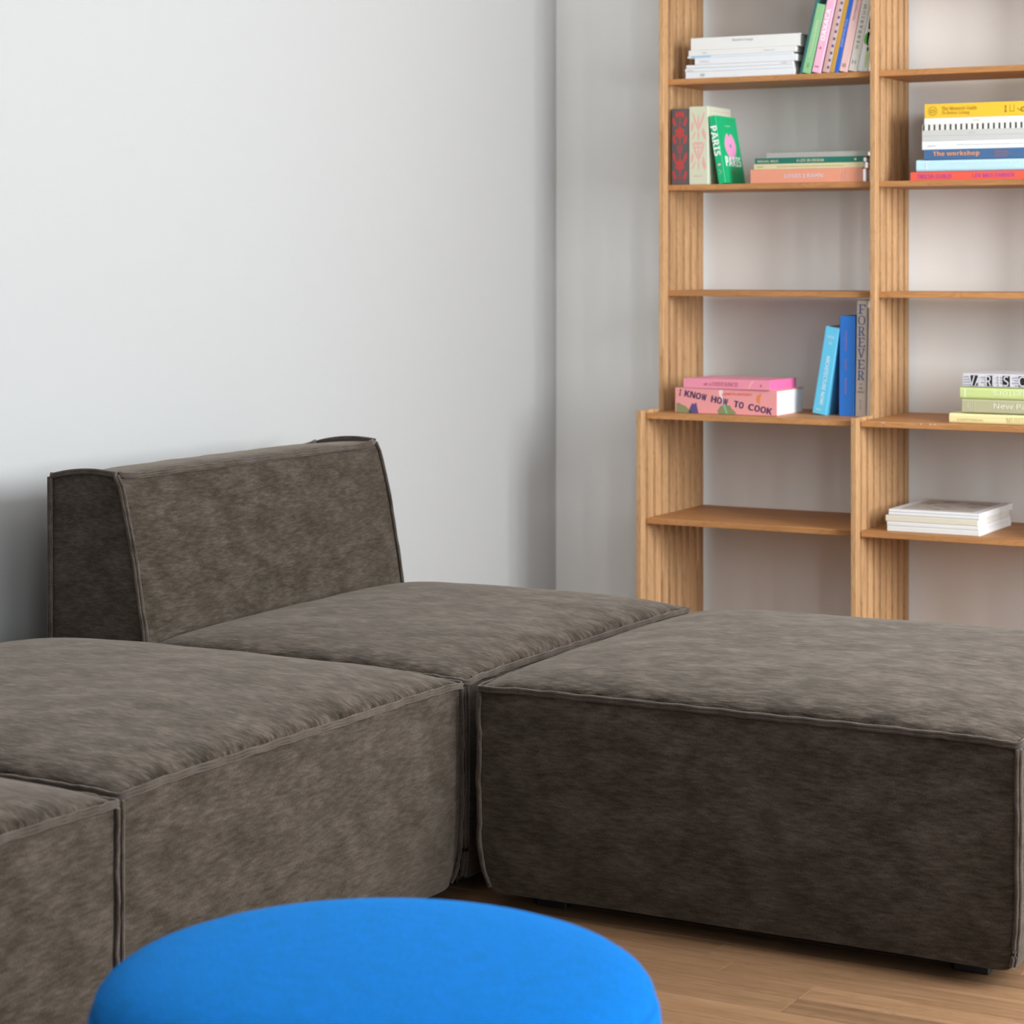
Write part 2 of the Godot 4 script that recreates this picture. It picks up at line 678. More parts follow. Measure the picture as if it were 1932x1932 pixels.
# raised double seam round the top edge
func top_seam(w: float, d: float, y: float, s: float) -> ArrayMesh:
	var st := begin()
	for lip in [1, -1]:
		var path := []
		for k in 4:
			var dir: Vector3 = [Vector3(0, 0, 1), Vector3(1, 0, 0), Vector3(0, 0, -1), Vector3(-1, 0, 0)][k]
			var along: Vector3 = [Vector3(1, 0, 0), Vector3(0, 0, -1), Vector3(-1, 0, 0), Vector3(0, 0, 1)][k]
			var reach: float = (d if k % 2 == 0 else w) / 2
			var half: float = (w if k % 2 == 0 else d) / 2
			for i in 44:
				var u := -1.0 + 2.0 * (i + 0.5) / 44.0
				u = u + sin(PI * u) * 0.22
				var e := pow(absf(u), 14.0)
				var out_ := 0.0035 + 0.0015 * e + 0.0016 * wav(u + k, s)
				path.append(dir * (reach + out_) + along * (u * (half + 0.002)) + Vector3(0, y + seam_drop(absf(u)) - 0.0018 + lip * 0.0026 + 0.0014 * wav(u * 1.3 + k, s + 5), 0))
		tube(st, path, 0.0034, true, 6, 1 if lip > 0 else 2)
	return finish(st)


# upright double seam at one corner
func corner_seam(w: float, d: float, y0: float, y1: float, sx: int, sz: int, s: float) -> ArrayMesh:
	var st := begin()
	for lip in [1, -1]:
		var path := []
		for i in 25:
			var v := i / 24.0
			var y := lerpf(y1 - 0.010, y0 + 0.008, v)
			var tuck := 0.014 * pow(v, 9.0)
			var o := Vector3(sx * (w / 2 + 0.0015 - tuck), y, sz * (d / 2 + 0.0015 - tuck))
			o += Vector3(sx * (0.0022 if lip > 0 else -0.0022), 0, sz * (-0.0022 if lip > 0 else 0.0022))
			o += Vector3(sx, 0, sz) * 0.0014 * wav(v * 0.6, s + sx + sz * 2)
			path.append(o)
		tube(st, path, 0.0036, false, 6, 1 if lip > 0 else 2)
	return finish(st)


func feet(t: Node3D, w: float, d: float, cx := 0.0, cz := 0.0) -> void:
	for sx in [-1, 1]:
		for sz in [-1, 1]:
			obj("foot", box(Vector3(-0.03, 0, -0.03), Vector3(0.03, 0.040, 0.03), 0.002), M.foot, t, Transform3D(Basis(), Vector3(cx + sx * (w / 2 - 0.10), 0, cz + sz * (d / 2 - 0.11))))


func block(t: Node3D, w: float, d: float, crown: float, s: float, off := Vector3.ZERO) -> void:
	var y0 := 0.034
	var y1 := 0.399
	var tr := Transform3D(Basis(), off)
	obj("seat_top", cushion_top(w, d, y1, crown, s), M.fabric_top, t, tr)
	for k in 4:
		obj("side_panel", cushion_side(w, d, y0, y1, s, k), M.fabric, t, tr)
	obj("underside", box(Vector3(-w / 2 + 0.02, y0 + 0.003, -d / 2 + 0.02), Vector3(w / 2 - 0.02, y0 + 0.008, d / 2 - 0.02)), M.foot, t, tr)
	obj("top_seam", top_seam(w, d, y1, s), M.seam, t, tr)
	for c in [[1, 1], [1, -1], [-1, -1], [-1, 1]]:
		obj("corner_seam", corner_seam(w, d, y0, y1, c[0], c[1], s), M.seam, t, tr)


# wedge-shaped back: back face at x = 0, length d along z, centred; front slopes
func back_profile(v: float) -> float:      # depth at height share v (0 floor, 1 top)
	return 0.163 + 0.115 * pow(1.0 - v, 0.62)


func sofa_back(t: Node3D, d: float, off: Vector3) -> void:
	var y0 := 0.022
	var y1 := 0.726
	var st := begin()
	var soft := FastNoiseLite.new()
	soft.frequency = 2.2
	soft.seed = 77
	var depth := func(v: float) -> float: return 0.163 + 0.128 * pow(1.0 - v, 0.70)
	var edge := func(a: float) -> float: return 1.0 - pow(absf(2 * a - 1), 6.0)
	var ear := func(a: float) -> float: return 0.008 * pow(absf(2 * a - 1), 18.0)
	# front (towards +x)
	sheet(st, func(u, v):
		var n: float = 0.012 * edge.call(u) * pow(4 * v * (1 - v), 0.6) + 0.006 * soft.get_noise_2d(u * d, v * 0.7) * edge.call(u)
		return Vector3(depth.call(v) + n, lerpf(y0, y1 + ear.call(u), v), (0.5 - u) * d),
		func(u, v): return Vector2(u * d + 0.3, v * 0.75 + 0.1), 48, 36, 1, false)
	# back
	sheet(st, func(u, v): return Vector3(-0.008 * edge.call(u) * 4 * v * (1 - v), lerpf(y0, y1 - 0.010 + ear.call(u), v), (u - 0.5) * d),
		func(u, v): return Vector2(u * d, v * 0.75), 20, 16, 2, false)
	# top
	sheet(st, func(u, v):
		var g: float = edge.call(v) * (1.0 - pow(absf(2 * u - 1), 4.0))
		return Vector3(u * depth.call(1.0), y1 - 0.010 * (1 - u) * (1 - u) + ear.call(v) + 0.014 * g + 0.003 * soft.get_noise_2d(v * d * 2.0, 4.0) * g, (0.5 - v) * d),
		func(u, v): return Vector2(v * d, u * 0.16), 12, 48, 3, false)
	# ends
	for e in [1, -1]:
		sheet(st, func(u, v):
			var n: float = 0.004 * 4 * u * (1 - u) * pow(4 * v * (1 - v), 0.6)
			return Vector3(u * depth.call(v), lerpf(y0, y1 + 0.008 - 0.010 * (1 - u) * (1 - u) + 0.006 * 4 * u * (1 - u), v), e * (d / 2 + n)),
			func(u, v): return Vector2(u * 0.28 + 0.5, v * 0.75 + 0.4), 12, 28, 5 + e, e < 0)
	var tr := Transform3D(Basis(), off)
	var b := obj("backrest", finish(st), M.fabric, t, tr)
	# seams: front edge of the top, both sloping side edges, both back edges
	var s1 := begin()
	for lip in [1, -1]:
		var top := []
		for i in 60:
			var u := (i + 0.5) / 60.0
			top.append(Vector3(depth.call(1.0) + 0.003 + lip * 0.002 + 0.001 * wav(u, 3.0), y1 + ear.call(u) + 0.002 - lip * 0.0022 + 0.0014 * wav(u, 8.0), (0.5 - u) * (d + 0.004)))
		tube(s1, top, 0.0038, false, 6, 1 if lip > 0 else 2)
	obj("top_seam", finish(s1), M.seam, b)
	for e in [1, -1]:
		var s2 := begin()
		for lip in [1, -1]:
			var path := []
			for i in 36:
				var v := 1.0 - i / 35.0
				path.append(Vector3(depth.call(v) + 0.0025 + lip * 0.002 + 0.0012 * wav(v, 2.0 + e), lerpf(y0, y1 + 0.007, v), e * (d / 2 + 0.003 - lip * 0.002)))
			tube(s2, path, 0.0038, false, 6, 1 if lip > 0 else 2)
		obj("side_seam", finish(s2), M.seam, b)
		var s3 := begin()
		for lip in [1, -1]:
			var path := []
			for i in 30:
				path.append(Vector3(-0.002 + lip * 0.0025, lerpf(y0, y1 - 0.003, i / 29.0), e * (d / 2 + 0.0035)))
			for i in 16:
				var u := i / 15.0
				path.append(Vector3(u * depth.call(1.0) + lip * 0.001, y1 + 0.009 - 0.010 * (1 - u) * (1 - u) + 0.006 * 4 * u * (1 - u) + lip * 0.0022, e * (d / 2 + 0.0035)))
			tube(s3, path, 0.0038, false, 6, 1 if lip > 0 else 2)
		obj("back_seam", finish(s3), M.seam, b)
	var s4 := begin()
	for lip in [1, -1]:
		var path := []
		for i in 50:
			var u := i / 49.0
			path.append(Vector3(-0.002, y1 - 0.010 + ear.call(u) + 0.003 + lip * 0.0025 + 0.001 * wav(u, 5.0), (0.5 - u) * d))
		tube(s4, path, 0.0038, false, 6, 1 if lip > 0 else 2)
	obj("rear_seam", finish(s4), M.seam, b)


func sofa() -> void:
	# corners given as x from, x to, distance from, distance to
	var t := thing("sofa_module", "dark brown velvet sofa block without back, cut by the left edge of the photo", "sofa", Vector3(-2.502, 0, -2.035), "modular sofa blocks")
	block(t, 0.962, 0.965, 0.044, 1.3)
	feet(t, 0.962, 0.965)
	t = thing("sofa_module", "dark brown velvet sofa block without back, behind the blue stool, in front of the backrest", "sofa", Vector3(-2.527, 0, -3.040), "modular sofa blocks")
	block(t, 0.964, 0.965, 0.044, 4.6)
	feet(t, 0.964, 0.965)
	t = thing("sofa_module", "dark brown velvet sofa seat with the only backrest, in the corner near the left wall", "sofa", Vector3(-2.525, 0, -4.0325), "modular sofa blocks")
	block(t, 0.719, 0.965, 0.044, 7.9, Vector3(0.1155, 0, 0))
	sofa_back(t, 0.952, Vector3(-0.482, 0, 0.012))
	feet(t, 0.962, 0.965)
	t = thing("sofa_module", "large square velvet ottoman block with shaded dark front, in front of the bookcase", "ottoman", Vector3(-1.509, 0, -3.99), "modular sofa blocks")
	block(t, 0.974, 0.965, 0.046, 11.2)
	feet(t, 0.972, 0.965)


func stool() -> void:
	var t := thing("stool", "round bright blue felt pouf stool in the foreground", "stool", Vector3(-1.2385, 0.004, -1.962))
	var top := []
	for p in [[0.0, 0.4480], [0.05, 0.4478], [0.10, 0.4466], [0.15, 0.4444], [0.19, 0.4416], [0.22, 0.4380], [0.245, 0.4325], [0.262, 0.4260], [0.273, 0.4185], [0.279, 0.4105], [0.2802, 0.4070], [0.2768, 0.4035], [0.2755, 0.4020]]:
		top.append(Vector2(p[0], p[1]))
	var wide := Transform3D(Basis.from_scale(Vector3(1.017, 1, 1.017)), Vector3.ZERO)
	obj("top_cover", lathe(top, 128, 1), M.blue, t, wide)
	var side := []
	for p in [[0.2755, 0.4022], [0.2800, 0.4005], [0.2835, 0.3965], [0.2850, 0.3920], [0.2860, 0.385], [0.2880, 0.35], [0.2885, 0.25], [0.287, 0.12], [0.284, 0.05], [0.278, 0.022], [0.26, 0.015], [0.0, 0.015]]:
		side.append(Vector2(p[0], p[1]))
	obj("side_cover", lathe(side, 128, 1), M.blue, t, wide)
	var ring := []
	for k in 128:
		ring.append(Vector3(0.2768 * cos(TAU * k / 128), 0.4022, 0.2768 * sin(TAU * k / 128)))
	var st := begin()
	tube(st, ring, 0.0012, true, 6, 1)
	obj("seam", finish(st), M.blue, t, wide)
	for k in 4:
		var a := PI / 4 + k * PI / 2
		obj("foot", lathe([Vector2(0, 0.02), Vector2(0.022, 0.02), Vector2(0.02, -0.004), Vector2(0, -0.004)], 20), M.foot, t, Transform3D(Basis(), Vector3(cos(a) * 0.2, 0, sin(a) * 0.2)))


# ---------------------------------------------------------------- books

# A book in its own axes: spine towards +z with its length along +x and thickness along +y; pages go towards -z.
# cover c mm thick; hard covers overhang the pages; r rounds the spine
func book_cover(l: float, t: float, w: float, c: float, r: float) -> ArrayMesh:
	var outer := [Vector2(-w, 0)]
	var inner := [Vector2(-w, c)]
	var steps := 5
	for k in steps + 1:
		var a := PI / 2 * k / steps
		outer.append(Vector2(-r + r * sin(a), r - r * cos(a)))
		inner.append(Vector2(-maxf(r, c) + maxf(r - c, 0.0) * sin(a), maxf(r, c) - maxf(r - c, 0.0) * cos(a)))
	for k in steps + 1:
		var a := PI / 2 * (steps - k) / steps
		outer.append(Vector2(-r + r * sin(a), t - r + r * cos(a)))
		inner.append(Vector2(-maxf(r, c) + maxf(r - c, 0.0) * sin(a), t - maxf(r, c) + maxf(r - c, 0.0) * cos(a)))
	outer.append(Vector2(-w, t))
	inner.append(Vector2(-w, t - c))
	var st := begin()
	var at := func(p: Vector2, x: float) -> Vector3: return Vector3(x, p.y, p.x)
	for i in outer.size() - 1:
		quad(st, at.call(outer[i], 0), at.call(outer[i + 1], 0), at.call(outer[i + 1], l), at.call(outer[i], l))
		quad(st, at.call(inner[i], l), at.call(inner[i + 1], l), at.call(inner[i + 1], 0), at.call(inner[i], 0))
		quad(st, at.call(inner[i], 0), at.call(inner[i + 1], 0), at.call(outer[i + 1], 0), at.call(outer[i], 0))
		quad(st, at.call(outer[i], l), at.call(outer[i + 1], l), at.call(inner[i + 1], l), at.call(inner[i], l))
	for e in [0, outer.size() - 1]:
		var o: Vector2 = outer[e]
		var n: Vector2 = inner[e]
		if e == 0:
			quad(st, at.call(o, l), at.call(n, l), at.call(n, 0), at.call(o, 0))
		else:
			quad(st, at.call(o, 0), at.call(n, 0), at.call(n, l), at.call(o, l))
	return finish(st)


var frame := Transform3D()     # of the book being built, inside its thing


func book(called: String, label: String, group: String, l: float, t: float, w: float, color: Color, opt := {}) -> Node3D:
	var hard: bool = opt.get("hard", true)
	var c := 0.0024 if hard else 0.0007
	var over := 0.003 if hard else 0.0
	var where: Vector3
	if opt.has("lean"):             # standing: at is the foot of the spine's left edge
		var lean := deg_to_rad(opt.lean)
		var turn := Basis(Vector3.BACK, -PI / 2 - lean)
		where = opt.at
		var foot := turn * Vector3(l, t if lean > 0 else 0.0, 0)
		frame = Transform3D(turn, -foot)
		if lean > 0:
			where += Vector3(t / cos(lean), 0, 0)
	else:
		where = opt.at
		frame = Transform3D(Basis(Vector3.UP, deg_to_rad(opt.get("turn", 0.0))), Vector3.ZERO)
	var o := thing(called, label, "magazine" if called == "magazine" else "book", where, group)
	obj("cover", book_cover(l, t, w, c, opt.get("round", 0.0012)), plain(color, opt.get("rough", 0.45)), o, frame)
	obj("pages", box(Vector3(over, c, -w + over), Vector3(l - over, t - c, -c - 0.0005)), opt.get("paper", M.paper), o, frame)
	return o


# lettering fitted into a box on the spine: u along the book, v across, in metres. turn 180 makes it run the other way
func letters(o: Node3D, text: String, u0: float, u1: float, v0: float, v1: float, color: Color, turn := 0.0, font := "Droid Sans", bold := false, face := Transform3D()) -> void:
	var m := TextMesh.new()
	var f := SystemFont.new()
	f.font_names = PackedStringArray([font])
	f.font_weight = 700 if bold else 400
	m.font = f
	m.font_size = 48
	m.pixel_size = 0.01
	m.depth = 0.02
	m.curve_step = 2.0
	m.text = text
	var a := m.get_aabb()
	var sideways := absf(fmod(turn, 180.0)) > 45.0
	var bu := u1 - u0
	var bv := v1 - v0
	var s := Vector3((bv if sideways else bu) / a.size.x, (bu if sideways else bv) / a.size.y, 0.02)
	var tr := Transform3D(Basis(Vector3.BACK, deg_to_rad(turn)), Vector3((u0 + u1) / 2, (v0 + v1) / 2, 0.0006))
	tr = tr * Transform3D(Basis.from_scale(s), Vector3.ZERO) * Transform3D(Basis(), -Vector3(a.get_center().x, a.get_center().y, 0.0))
	obj("lettering", m, plain(color, 0.6), o, frame * face * tr)


func painted(w: int, h: int, bg: Color, shapes: Array) -> StandardMaterial3D:   # flat print; each shape: [colour, polygon in pixels]
	var im := Image.create(w, h, false, Image.FORMAT_RGB8)
	im.fill(bg)
	for s in shapes:
		var poly: PackedVector2Array = PackedVector2Array(s[1])
		var lo := poly[0]
		var hi := poly[0]
		for p in poly:
			lo = lo.min(p)
			hi = hi.max(p)
		for y in range(maxi(0, int(lo.y)), mini(h, int(hi.y) + 1)):
			for x in range(maxi(0, int(lo.x)), mini(w, int(hi.x) + 1)):
				if Geometry2D.is_point_in_polygon(Vector2(x + 0.5, y + 0.5), poly):
					im.set_pixel(x, y, s[0])
	var m := StandardMaterial3D.new()
	m.albedo_texture = ImageTexture.create_from_image(im)
	m.roughness = 0.55
	m.texture_repeat = false
	return m


func oval(cx: float, cy: float, rx: float, ry: float, tilt := 0.0) -> Array:
	var a := []
	for k in 24:
		var p := Vector2(cos(TAU * k / 24) * rx, sin(TAU * k / 24) * ry).rotated(deg_to_rad(tilt))
		a.append(Vector2(cx, cy) + p)
	return a


func rect(x0: float, y0: float, x1: float, y1: float) -> Array:
	return [Vector2(x0, y0), Vector2(x1, y0), Vector2(x1, y1), Vector2(x0, y1)]


func print_on(o: Node3D, mat: Material, u0: float, u1: float, v0: float, v1: float, face := Transform3D()) -> void:
	# picture with its top towards +v and its left at u0, just proud of the spine
	var st := begin()
	var p := [Vector3(u0, v1, 0.0003), Vector3(u1, v1, 0.0003), Vector3(u1, v0, 0.0003), Vector3(u0, v0, 0.0003)]
	var uv := [Vector2(0, 0), Vector2(1, 0), Vector2(1, 1), Vector2(0, 1)]
	for k in [0, 1, 2, 0, 2, 3]:
		st.set_uv(uv[k])
		st.add_vertex(p[k])
	obj("printed_pattern", finish(st), mat, o, frame * face)


# the front cover of a standing book: u runs from the spine to the fore edge, v upwards
func front_cover(l: float, t: float) -> Transform3D:
	return Transform3D(Basis(Vector3(0, 0, -1), Vector3(-1, 0, 0), Vector3(0, 1, 0)), Vector3(l, t, 0))


func books() -> void:
	var z := -5.765
	var S1: float = SHELVES[0]
	var S2: float = SHELVES[1]
	var S4: float = SHELVES[3]
	var S5: float = SHELVES[4]
	var white := lin(0.77, 0.765, 0.74)
	var cool := lin(0.76, 0.77, 0.79)
	var o: Node3D

	# ---- white stack on the top shelf
	var g := "white books lying in a stack on the top shelf"
	o = book("book", "white paperback at the bottom of the stack on the top shelf", g, 0.324, 0.0182, 0.22, cool, {"hard": false, "at": Vector3(-2.621, S1, z)})
	letters(o, "03 04", 0.045, 0.058, 0.005, 0.0135, lin(0.45, 0.5, 0.5))
	var y := S1 + 0.0182
	o = book("magazine", "thin white magazine second from the bottom of the stack on the top shelf", g, 0.322, 0.0102, 0.225, cool, {"hard": false, "at": Vector3(-2.6225, y, z), "round": 0.003})
	letters(o, "issue", 0.008, 0.024, 0.003, 0.007, lin(0.5, 0.5, 0.52))
	y += 0.0102
	o = book("magazine", "thin white magazine third from the bottom of the stack on the top shelf", g, 0.316, 0.0098, 0.225, cool, {"hard": false, "at": Vector3(-2.619, y, z), "round": 0.003})
	letters(o, "design", 0.285, 0.300, 0.003, 0.007, lin(0.5, 0.5, 0.52))
	y += 0.0098
	o = book("book", "white paperback set further right in the middle of the stack on the top shelf", g, 0.302, 0.0182, 0.22, cool, {"hard": false, "at": Vector3(-2.593, y, z)})
	letters(o, "interiors", 0.016, 0.045, 0.006, 0.011, lin(0.6, 0.6, 0.63))
	y += 0.0182
	o = book("magazine", "thin magazine with a blue edge near the top of the stack on the top shelf", g, 0.310, 0.0062, 0.225, lin(0.72, 0.77, 0.83), {"hard": false, "at": Vector3(-2.615, y, z), "round": 0.002})
	print_on(o, plain(lin(0.30, 0.55, 0.85), 0.5), 0.012, 0.07, 0.002, 0.0055)
	y += 0.0062
	o = book("book", "thin cream book under the thick book on the top shelf stack", g, 0.318, 0.0158, 0.22, white, {"hard": false, "at": Vector3(-2.612, y, z)})
	letters(o, "04", 0.043, 0.055, 0.005, 0.010, lin(0.5, 0.52, 0.5))
	letters(o, "collected works", 0.225, 0.258, 0.006, 0.010, lin(0.62, 0.62, 0.6))
	y += 0.0158
	o = book("book", "thick white book on top of the white stack", g, 0.323, 0.034, 0.22, white, {"at": Vector3(-2.605, y, z), "paper": M.paper})
	letters(o, "Benedicte Voyage", 0.125, 0.187, 0.019, 0.028, lin(0.5, 0.52, 0.52))

	# ---- leaning row on the top shelf
	g = "colourful books leaning to the right on the top shelf"
	o = book("book", "dark teal hardback at the left end of the leaning row on the top shelf", g, 0.235, 0.0078, 0.17, lin(0.035, 0.135, 0.13), {"at": Vector3(-2.2835, S1, z), "lean": 13.3})
	o = book("book", "light green hardback leaning beside the pink one on the top shelf", g, 0.190, 0.0224, 0.14, lin(0.26, 0.55, 0.26), {"at": Vector3(-2.2755, S1, z), "lean": 13.3})
	letters(o, "FOUR SEASONS GARDEN", 0.045, 0.145, 0.008, 0.0145, lin(0.72, 0.78, 0.6), 180.0)
	letters(o, "mint", 0.162, 0.175, 0.008, 0.0145, lin(0.08, 0.3, 0.1), 180.0)
	o = book("book", "bright pink book with bold white letters in the leaning row", g, 0.202, 0.0268, 0.15, lin(0.85, 0.46, 0.62), {"at": Vector3(-2.250, S1, z), "lean": 13.0, "round": 0.004})
	letters(o, "OAXACA", 0.028, 0.115, 0.006, 0.0185, lin(0.9, 0.9, 0.9), 180.0, "Droid Sans", true)
	print_on(o, plain(lin(0.75, 0.08, 0.1), 0.5), 0.132, 0.138, 0.009, 0.0145)
	letters(o, "books", 0.182, 0.188, 0.007, 0.019, lin(0.55, 0.25, 0.4), 90.0)
	o = book("book", "dusty pink book with a line of violet squares in the leaning row", g, 0.225, 0.0206, 0.16, lin(0.62, 0.38, 0.34), {"at": Vector3(-2.218, S1, z), "lean": 12.7})
	print_on(o, plain(lin(0.60, 0.48, 0.42), 0.6), 0.002, 0.223, 0.011, 0.020)
	for k in 11:
		print_on(o, plain(lin(0.09, 0.05, 0.30), 0.6), 0.012 + k * 0.0195, 0.0192 + k * 0.0195, 0.0115, 0.0175, Transform3D(Basis(), Vector3(0, 0, 0.0003)))
	o = book("book", "mustard yellow book in the leaning row on the top shelf", g, 0.228, 0.0117, 0.16, lin(0.55, 0.30, 0.035), {"at": Vector3(-2.196, S1, z), "lean": 12.5})
	o = book("book", "narrow royal blue book in the leaning row on the top shelf", g, 0.220, 0.0117, 0.16, lin(0.015, 0.12, 0.55), {"at": Vector3(-2.184, S1, z), "lean": 12.6})
	letters(o, "DAVID HOTEL ATLAS", 0.075, 0.150, 0.003, 0.0085, lin(0.45, 0.55, 0.8), 180.0)
	o = book("book", "pale pink book beside the cream one in the leaning row", g, 0.225, 0.0246, 0.17, lin(0.80, 0.52, 0.50), {"at": Vector3(-2.1715, S1, z), "lean": 12.3, "round": 0.004})
	letters(o, "French Flowers Home", 0.02, 0.085, 0.010, 0.0155, lin(0.35, 0.15, 0.15), 180.0)
	letters(o, "XXX", 0.203, 0.213, 0.007, 0.018, lin(0.45, 0.25, 0.25), 90.0)
	o = book("book", "cream book with spaced grey capitals in the leaning row", g, 0.222, 0.0250, 0.17, lin(0.72, 0.68, 0.62), {"at": Vector3(-2.1445, S1, z), "lean": 12.1, "round": 0.003})
	letters(o, "H E R B A R I U M", 0.042, 0.160, 0.008, 0.0165, lin(0.16, 0.18, 0.17), 180.0)
	letters(o, "H", 0.192, 0.203, 0.007, 0.017, lin(0.15, 0.30, 0.26), 90.0)
	o = book("book", "white book with a green leaf on its spine in the leaning row", g, 0.164, 0.0165, 0.15, lin(0.82, 0.83, 0.84), {"at": Vector3(-2.1185, S1, z), "lean": 11.9, "round": 0.004})
	print_on(o, painted(96, 48, Color(0.93, 0.935, 0.94), [[Color(0.36, 0.68, 0.24), oval(48, 26, 44, 17)]]), 0.058, 0.093, 0.001, 0.0155)
	o = book("book", "white book with green print squeezed against the upright at the end of the leaning row", g, 0.142, 0.0125, 0.14, lin(0.80, 0.81, 0.78), {"at": Vector3(-2.1015, S1, z), "lean": 7.0})
	print_on(o, painted(160, 24, Color(0.9, 0.91, 0.89), [[Color(0.72, 0.84, 0.55), oval(110, 12, 45, 9)], [Color(0.75, 0.66, 0.2), oval(60, 12, 8, 5)], [Color(0.30, 0.14, 0.13), oval(78, 12, 9, 7)]]), 0.03, 0.138, 0.001, 0.0115)

	# ---- second shelf, left bay
	g = "books standing on the second shelf of the left bay"
	var rd := Color(0.70, 0.25, 0.24)
	var shapes := []
	for s in 2:
		var cy := 160.0 + s * 220.0
		shapes.append([rd, rect(60, cy - 110, 68, cy + 100)])
		for k in 6:
			shapes.append([rd, oval(64 + 24 * cos(PI / 2 + k * PI / 3), cy - 26 * sin(PI / 2 + k * PI / 3), 17, 13, -(90 + k * 60))])
		shapes.append([rd, oval(64, cy, 20, 24)])
	shapes.append([rd, oval(64, 30, 40, 16)])
	shapes.append([rd, oval(40, 40, 12, 14)])
	shapes.append([rd, oval(88, 40, 12, 14)])
	for k in 4:
		for sgn in [-1, 1]:
			shapes.append([rd, oval(64 + sgn * 46, 80 + k * 122, 12, 28, sgn * 12.0)])
			shapes.append([rd, oval(64 + sgn * 38, 100 + k * 122, 11, 14)])
	shapes.append([Color(0.36, 0.33, 0.34), rect(34, 246, 94, 300)])
	for k in 4:
		shapes.append([rd, rect(38 + k * 3, 250 + k * 13, 90 - k * 3, 257 + k * 13)])
	shapes.append([Color(0.52, 0.27, 0.28), rect(10, 488, 118, 495)])
	shapes.append([Color(0.55, 0.27, 0.28), rect(42, 462, 86, 478)])
	var turned := Transform3D(Basis(Vector3.BACK, PI / 2), Vector3.ZERO)
	o = book("book", "dark grey clothbound book with red flower print at the left end of the second shelf", g, 0.212, 0.0525, 0.15, lin(0.085, 0.072, 0.075), {"at": Vector3(-2.665, S2, z), "lean": 0.0, "round": 0.003, "rough": 0.8})
	spine_print(o, painted(128, 512, Color(0.36, 0.33, 0.34), shapes), 0.212, 0.0525, 0.002)
	var pk := Color(0.87, 0.67, 0.63)
	shapes = [[Color(0.85, 0.80, 0.70), rect(2, 8, 116, 504)], [Color(0.80, 0.82, 0.72), rect(8, 16, 110, 496)]]
	for s in 2:
		for k in 3:
			shapes.append([pk, oval(64 + (k - 1) * 24, 110 + s * 200 - absf(k - 1) * 20, 7, 60, (k - 1) * 18.0)])
			shapes.append([pk, oval(64 + (k - 1) * 34, 190 + s * 200, 6, 32, (k - 1) * -22.0)])
		shapes.append([pk, oval(20, 130 + s * 210, 9, 34, 8.0)])
		shapes.append([pk, oval(104, 180 + s * 190, 8, 40, -14.0)])
	shapes.append([pk, rect(34, 232, 92, 252)])
	shapes.append([pk, rect(40, 262, 86, 274)])
	shapes.append([pk, rect(30, 456, 90, 464)])
	o = book("book", "pale green clothbound book with pink flower print between dark and bright green books", g, 0.217, 0.0590, 0.157, lin(0.56, 0.60, 0.47), {"at": Vector3(-2.6115, S2, z), "lean": 0.0, "round": 0.006, "rough": 0.8})
	spine_print(o, painted(128, 512, Color(0.80, 0.83, 0.73), shapes), 0.217, 0.0590, 0.002)
	shapes = [[Color(0.86, 0.74, 0.68), rect(10, 10, 246, 374)], [Color(0.80, 0.83, 0.73), rect(18, 18, 238, 366)]]
	for k in 12:
		shapes.append([pk, oval(50 + (k % 3) * 78, 60 + (k / 3) * 85, 10, 30, 25.0 * (k % 2 * 2 - 1))])
	var fc := front_cover(0.217, 0.0590)
	print_on(o, painted(256, 384, Color(0.80, 0.83, 0.73), shapes), 0.010, 0.154, 0.004, 0.213, fc)
	o = book("book", "bright green book with pink lips on its cover leaning left on the second shelf", g, 0.190, 0.0215, 0.140, lin(0.0, 0.42, 0.16), {"at": Vector3(-2.521, S2, z), "lean": -9.6, "round": 0.002, "rough": 0.35})
	letters(o, "PARIS", 0.028, 0.112, 0.0015, 0.0198, lin(0.88, 0.88, 0.86), 0.0, "Droid Sans", true)
	print_on(o, painted(32, 48, Color(0.0, 0.68, 0.45), [[Color(0.93, 0.65, 0.75), oval(16, 24, 13, 17)]]), 0.133, 0.141, 0.004, 0.018)
	letters(o, "A", 0.148, 0.166, 0.005, 0.016, lin(0.2, 0.55, 0.3))
	fc = front_cover(0.190, 0.0215)
	var lips := []
	for k in 48:
		var a := TAU * k / 48
		var r := 1.0 - 0.16 * pow(absf(cos(a)), 3.0) * 0.0
		var p := Vector2(cos(a) * 78 * r, sin(a) * 74)
		if p.y < 0:
			p.y *= 1.0 - 0.35 * exp(-pow(p.x / 16.0, 2)) - 0.25 * pow(absf(p.x) / 78.0, 2)
		else:
			p.y *= 1.0 - 0.25 * pow(absf(p.x) / 78.0, 2)
		lips.append(Vector2(128, 150) + p)
	print_on(o, painted(256, 344, Color(0.0, 0.68, 0.43), [[Color(0.94, 0.60, 0.79), lips], [Color(0.0, 0.6, 0.4), oval(128, 150, 12, 9)]]), 0.010, 0.136, 0.004, 0.186, fc)
	letters(o, "PARIS", 0.022, 0.128, 0.048, 0.076, lin(0.88, 0.88, 0.88), 0.0, "Droid Sans", true, fc.translated_local(Vector3(0, 0, 0.0003)))
	letters(o, "chic", 0.055, 0.092, 0.028, 0.040, lin(0.35, 0.25, 0.12), 0.0, "Droid Serif", false, fc.translated_local(Vector3(0, 0, 0.0003)))
	letters(o, "a guide", 0.055, 0.090, 0.160, 0.165, lin(0.5, 0.75, 0.5), 0.0, "Droid Sans", false, fc.translated_local(Vector3(0, 0, 0.0003)))

	g = "books lying in a stack on the second shelf of the left bay"
	o = book("book", "orange book at the bottom of the stack beside the bright green book", g, 0.322, 0.0378, 0.215, lin(0.74, 0.30, 0.19), {"at": Vector3(-2.426, S2, z), "paper": M.paper_white})
	letters(o, "LOUIS I KAHN", 0.100, 0.210, 0.014, 0.0245, lin(0.68, 0.55, 0.60), 0.0, "Droid Sans", true)
